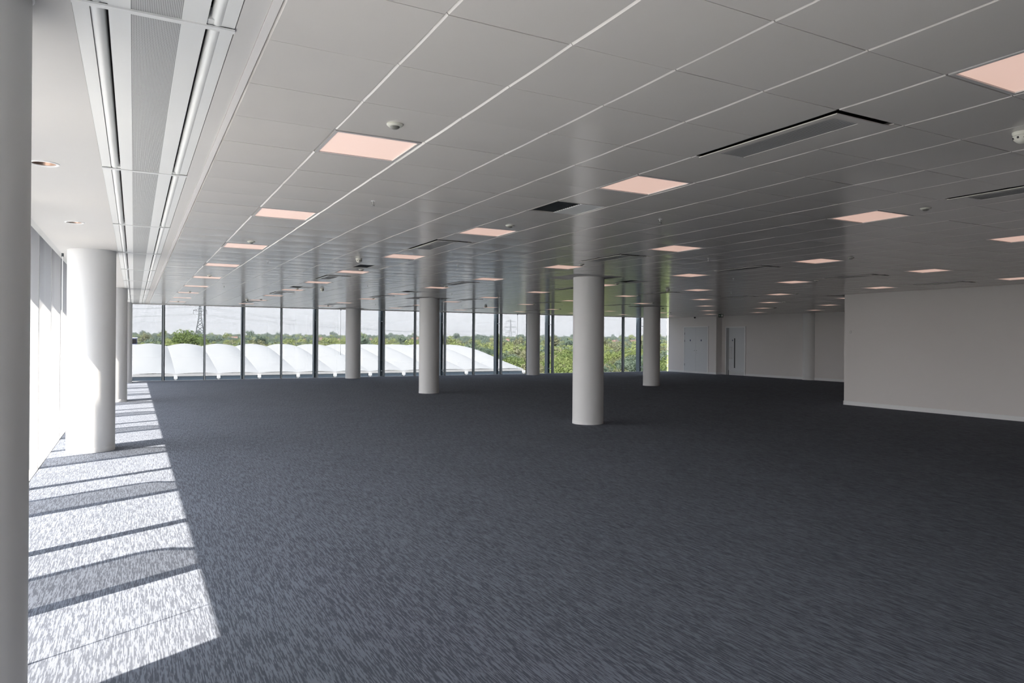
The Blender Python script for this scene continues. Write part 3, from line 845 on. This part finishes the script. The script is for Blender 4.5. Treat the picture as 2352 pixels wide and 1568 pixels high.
def blocked(x, y):
    if XS + N0 * B - 8 < x < XS + N1 * B + 5 and YE - 8 < y < 2 * YR - YE + 6: return True
    return -22 < x < 8 and 155 < y < 185
def ratio_ok(x, y): return y > 40 and -.12 < x / y < 1.25
y = 62
while y < 420:
    step = 6.2 if y < 120 else (7.5 if y < 220 else 8.2)
    x = -.12 * y
    while x < 1.22 * y:
        px_, py_ = x + rr_.uniform(-2.5, 2.5), y + rr_.uniform(-2.5, 2.5)
        x += step
        if blocked(px_, py_): continue
        if px_ < 62 and py_ < 215: continue            # tarmac in front of and beside the marquee
        spots.append((px_, py_))
    y += step * .95
vis = []
for x, y in spots:
    near_line = x / y < .5
    if near_line and y > 150: w = 1 / y
    else: w = 1 / math.hypot(x, y)
    vis.append((w, x, y))
vis.sort(reverse=True)
def tree_pick(y):
    q = rr_.random()
    if q < .62: return rr_.randrange(4)
    if q < .84: return 4 + rr_.randrange(2)
    return 6 + rr_.randrange(2)
for w, x, y in vis[:290]:
    k = tree_pick(y); me, mm, nm, ht = KIND[k]
    sc = rr_.uniform(.75, 1.05)
    if x / y < .48: sc *= 1.12
    t = thing('broadleaf_tree', (x, y, ground(x, y)), nm + ' in the woodland beyond the far windows', 'tree', nm + 's beyond the far windows', rotz=rr_.random() * 6.28)
    t.scale = (sc, sc, sc)
    link('crown', me, mm, t); link('trunk', trunk, M_BARK, t)
low = [crown_mesh(60 + k, 4.4, 7.0, 380, .55) for k in range(5)]
rest = {0: MB(), 1: MB(), 2: MB()}
far = [(x, y) for w, x, y in vis[290:]]
y = 420
while y < 1900:
    step = 12 + (y - 420) * .016; x = -.12 * y
    while x < 1.2 * y:
        far.append((x + rr_.uniform(-step, step) * .45, y + rr_.uniform(-step, step) * .45)); x += step
    y += step * 1.5
houses = []
for x, y in [(468, 640), (486, 655), (452, 632), (497, 628), (440, 668), (462, 684), (170, 800), (188, 820), (206, 810), (300, 840), (320, 860), (352, 880), (398, 790), (424, 806), (525, 672), (100, 860), (250, 830)]:
    houses.append((x, y))
for x, y in far:
    if any(abs(x - hx) < 10 and -34 < y - hy < 8 for hx, hy in houses): continue
    v, f = low[rr_.randrange(5)]
    s = rr_.uniform(.7, 1.15) * (1 + max(0, y - 500) / 3500) * .95
    if rr_.random() < .03: s *= 1.5
    g = ground(x, y); a = rr_.random() * 6.28; ca, sa = math.cos(a) * s, math.sin(a) * s
    q = rr_.random()
    which = (0 if q < .5 else 1 if q < .75 else 2) if y < 600 else (2 if q < .8 else 0)  # far rows mostly blue-green, haze put into the leaf colour
    rest[which].add([(x + ca * p[0] - sa * p[1], y + sa * p[0] + ca * p[1], g + s * p[2]) for p in v], f)
for k, mm, lb in ((0, M_LEAF, 'bright green distant woodland canopy'), (1, M_LEAF2, 'dull olive distant woodland canopy'), (2, M_LEAF3, 'distant woodland on the skyline, coloured blue-green for haze')):
    tag(rest[k].build('woodland', mm), lb, 'woodland', kind='stuff')
# one tall tree standing over the skyline behind the marquee
t = thing('broadleaf_tree', (20.5, 330, ground(20.5, 330)), 'big round-headed tree standing above the skyline behind the marquee', 'tree')
t.scale = (1.75, 1.75, 1.75); link('crown', KIND[1][0], M_LEAF3, t); link('trunk', trunk, M_BARK, t)

# ---- houses
hw = MB().box(-4.5, 4.5, -4, 4, 0, 5).mesh('wall')
hr = MB().prism([(-4.5, 4.9), (4.5, 4.9), (0, 8.0)], 'x', -4.8, 4.8).mesh('roof')
hc = MB().box(2.6, 3.4, -.4, .4, 6.5, 9).mesh('chimney')
hwin = MB().box(-.55, .55, -4.04, -3.98, -.6, .6).mesh('window')
for n, (x, y) in enumerate(houses):
    t = thing('house', (x, y, ground(x, y) + .5), 'small red-roofed house among the distant trees', 'house', 'red-roofed houses among the trees', rotz=rr_.uniform(-.7, .7))
    s = rr_.uniform(.85, 1.15); t.scale = (s, s, s)
    link('wall', hw, M_RENDER, t); link('roof', hr, M_BRICKR, t); link('chimney', hc, M_BRICKR, t)
    for wx in (-2.6, 0, 2.6): link('window', hwin, M_BLACK, t, (wx, 0, 3.6))

# ---- pylons and lines
def pylon(name, x, y, hgt, w0, arms, label, rot):
    g = ground(x, y); t = thing(name, (x, y, g), label, 'pylon', rotz=rot)
    def hw_(z): 
        q = z / hgt
        return (w0 * (1 - q / .55) + .22 * w0 * (q / .55)) if q < .55 else .22 * w0 * (1 - .8 * (q - .55) / .45)
    mb = MB(); lv = [0]
    while lv[-1] < hgt - .5: lv.append(min(hgt, lv[-1] + max(2.2, 1.5 * hw_(lv[-1]))))
    for sx in (-1, 1):
        for sy in (-1, 1):
            MB().tube([(sx * hw_(z), sy * hw_(z), z) for z in lv], .30, 4).build('leg', M_PYLON, t)
    br = MB()
    for a, b in zip(lv, lv[1:]):
        for s in (-1, 1):
            br.tube([(-hw_(a), s * hw_(a), a), (hw_(b), s * hw_(b), b)], .17, 3); br.tube([(hw_(a), s * hw_(a), a), (-hw_(b), s * hw_(b), b)], .17, 3)
            br.tube([(s * hw_(a), -hw_(a), a), (s * hw_(b), hw_(b), b)], .17, 3)
    br.build('bracing', M_PYLON, t)
    tips = []
    for z, ln in arms:
        for s in (-1, 1):
            am = MB(); w = hw_(z)
            for dy in (-w, w):
                am.tube([(s * w, dy, z), (s * ln, 0, z + .6)], .24, 4); am.tube([(s * w, dy, z + 2.2), (s * ln, 0, z + .8)], .2, 4)
            for q in (.33, .66): am.tube([(s * (w + (ln - w) * q), 0, z + .2), (s * (w + (ln - w) * q), 0, z + 2.2 - 1.4 * q)], .08, 3)
            am = am.build('cross_arm', M_PYLON, t)
            MB().tube([(s * ln, 0, z + .6), (s * ln, 0, z - 2.8)], .16, 5).build('insulator', M_PYLON, am)
            tips.append(Vector((x, y, g)) + Matrix.Rotation(rot, 3, 'Z') @ Vector((s * ln, 0, z - 2.8)))
    return tips
Ya, Yb = 700., 1000.
xa, xb = .0757 * Ya, .5345 * Yb
ga, gb = ground(xa, Ya), ground(xb, Yb)
za = .0344 * Ya + EYE - ga
tipA = pylon('pylon', xa, Ya, za + 16, 5.2, [(za, 5.6), (za + 7, 4.2)], 'tall lattice electricity pylon cut off by the window head above the marquee', math.radians(-8))
hb = .0331 * Yb + EYE - gb
tipB = pylon('pylon', xb, Yb, hb, 4.2, [(hb - 2.8 - 1, 6.5), (hb - 12.5 - 1, 9.7), (hb - 20.5 - 1, 7.6)], 'distant lattice electricity pylon with three cross arms above the green trees', math.radians(-28))
for k in range(4):
    a, b = tipA[k], tipB[min(k + 2, 5)]
    for (p, q, lb) in ((a, b, 'thin overhead power line strung between the two pylons'), (a, a + Vector((-420, 60, 6)), 'thin overhead power line running left from the near pylon')):
        pts = [p.lerp(q, s / 14) + Vector((0, 0, -9 * 4 * (s / 14) * (1 - s / 14))) for s in range(15)]
        o = MB().tube(pts, .07, 4).build('power_line', M_PYLON)
        tag(o, lb, 'power line', 'overhead power lines')

# ------------------------------------------------------------------ summer haze over the landscape
hz = bpy.data.materials.new('haze'); hz.use_nodes = True
hn = hz.node_tree; hn.nodes.clear()
ho = hn.nodes.new('ShaderNodeOutputMaterial'); hv = hn.nodes.new('ShaderNodeVolumeScatter')
hv.inputs['Color'].default_value = (.86, .93, 1, 1); hv.inputs['Density'].default_value = .00016; hv.inputs['Anisotropy'].default_value = .2
hn.links.new(hv.outputs[0], ho.inputs['Volume'])
o = MB().box(-700, 2600, 160, 2500, -12, 45).build('haze', hz)
tag(o, 'thin pale summer haze over the distant woodland', 'haze', kind='stuff')
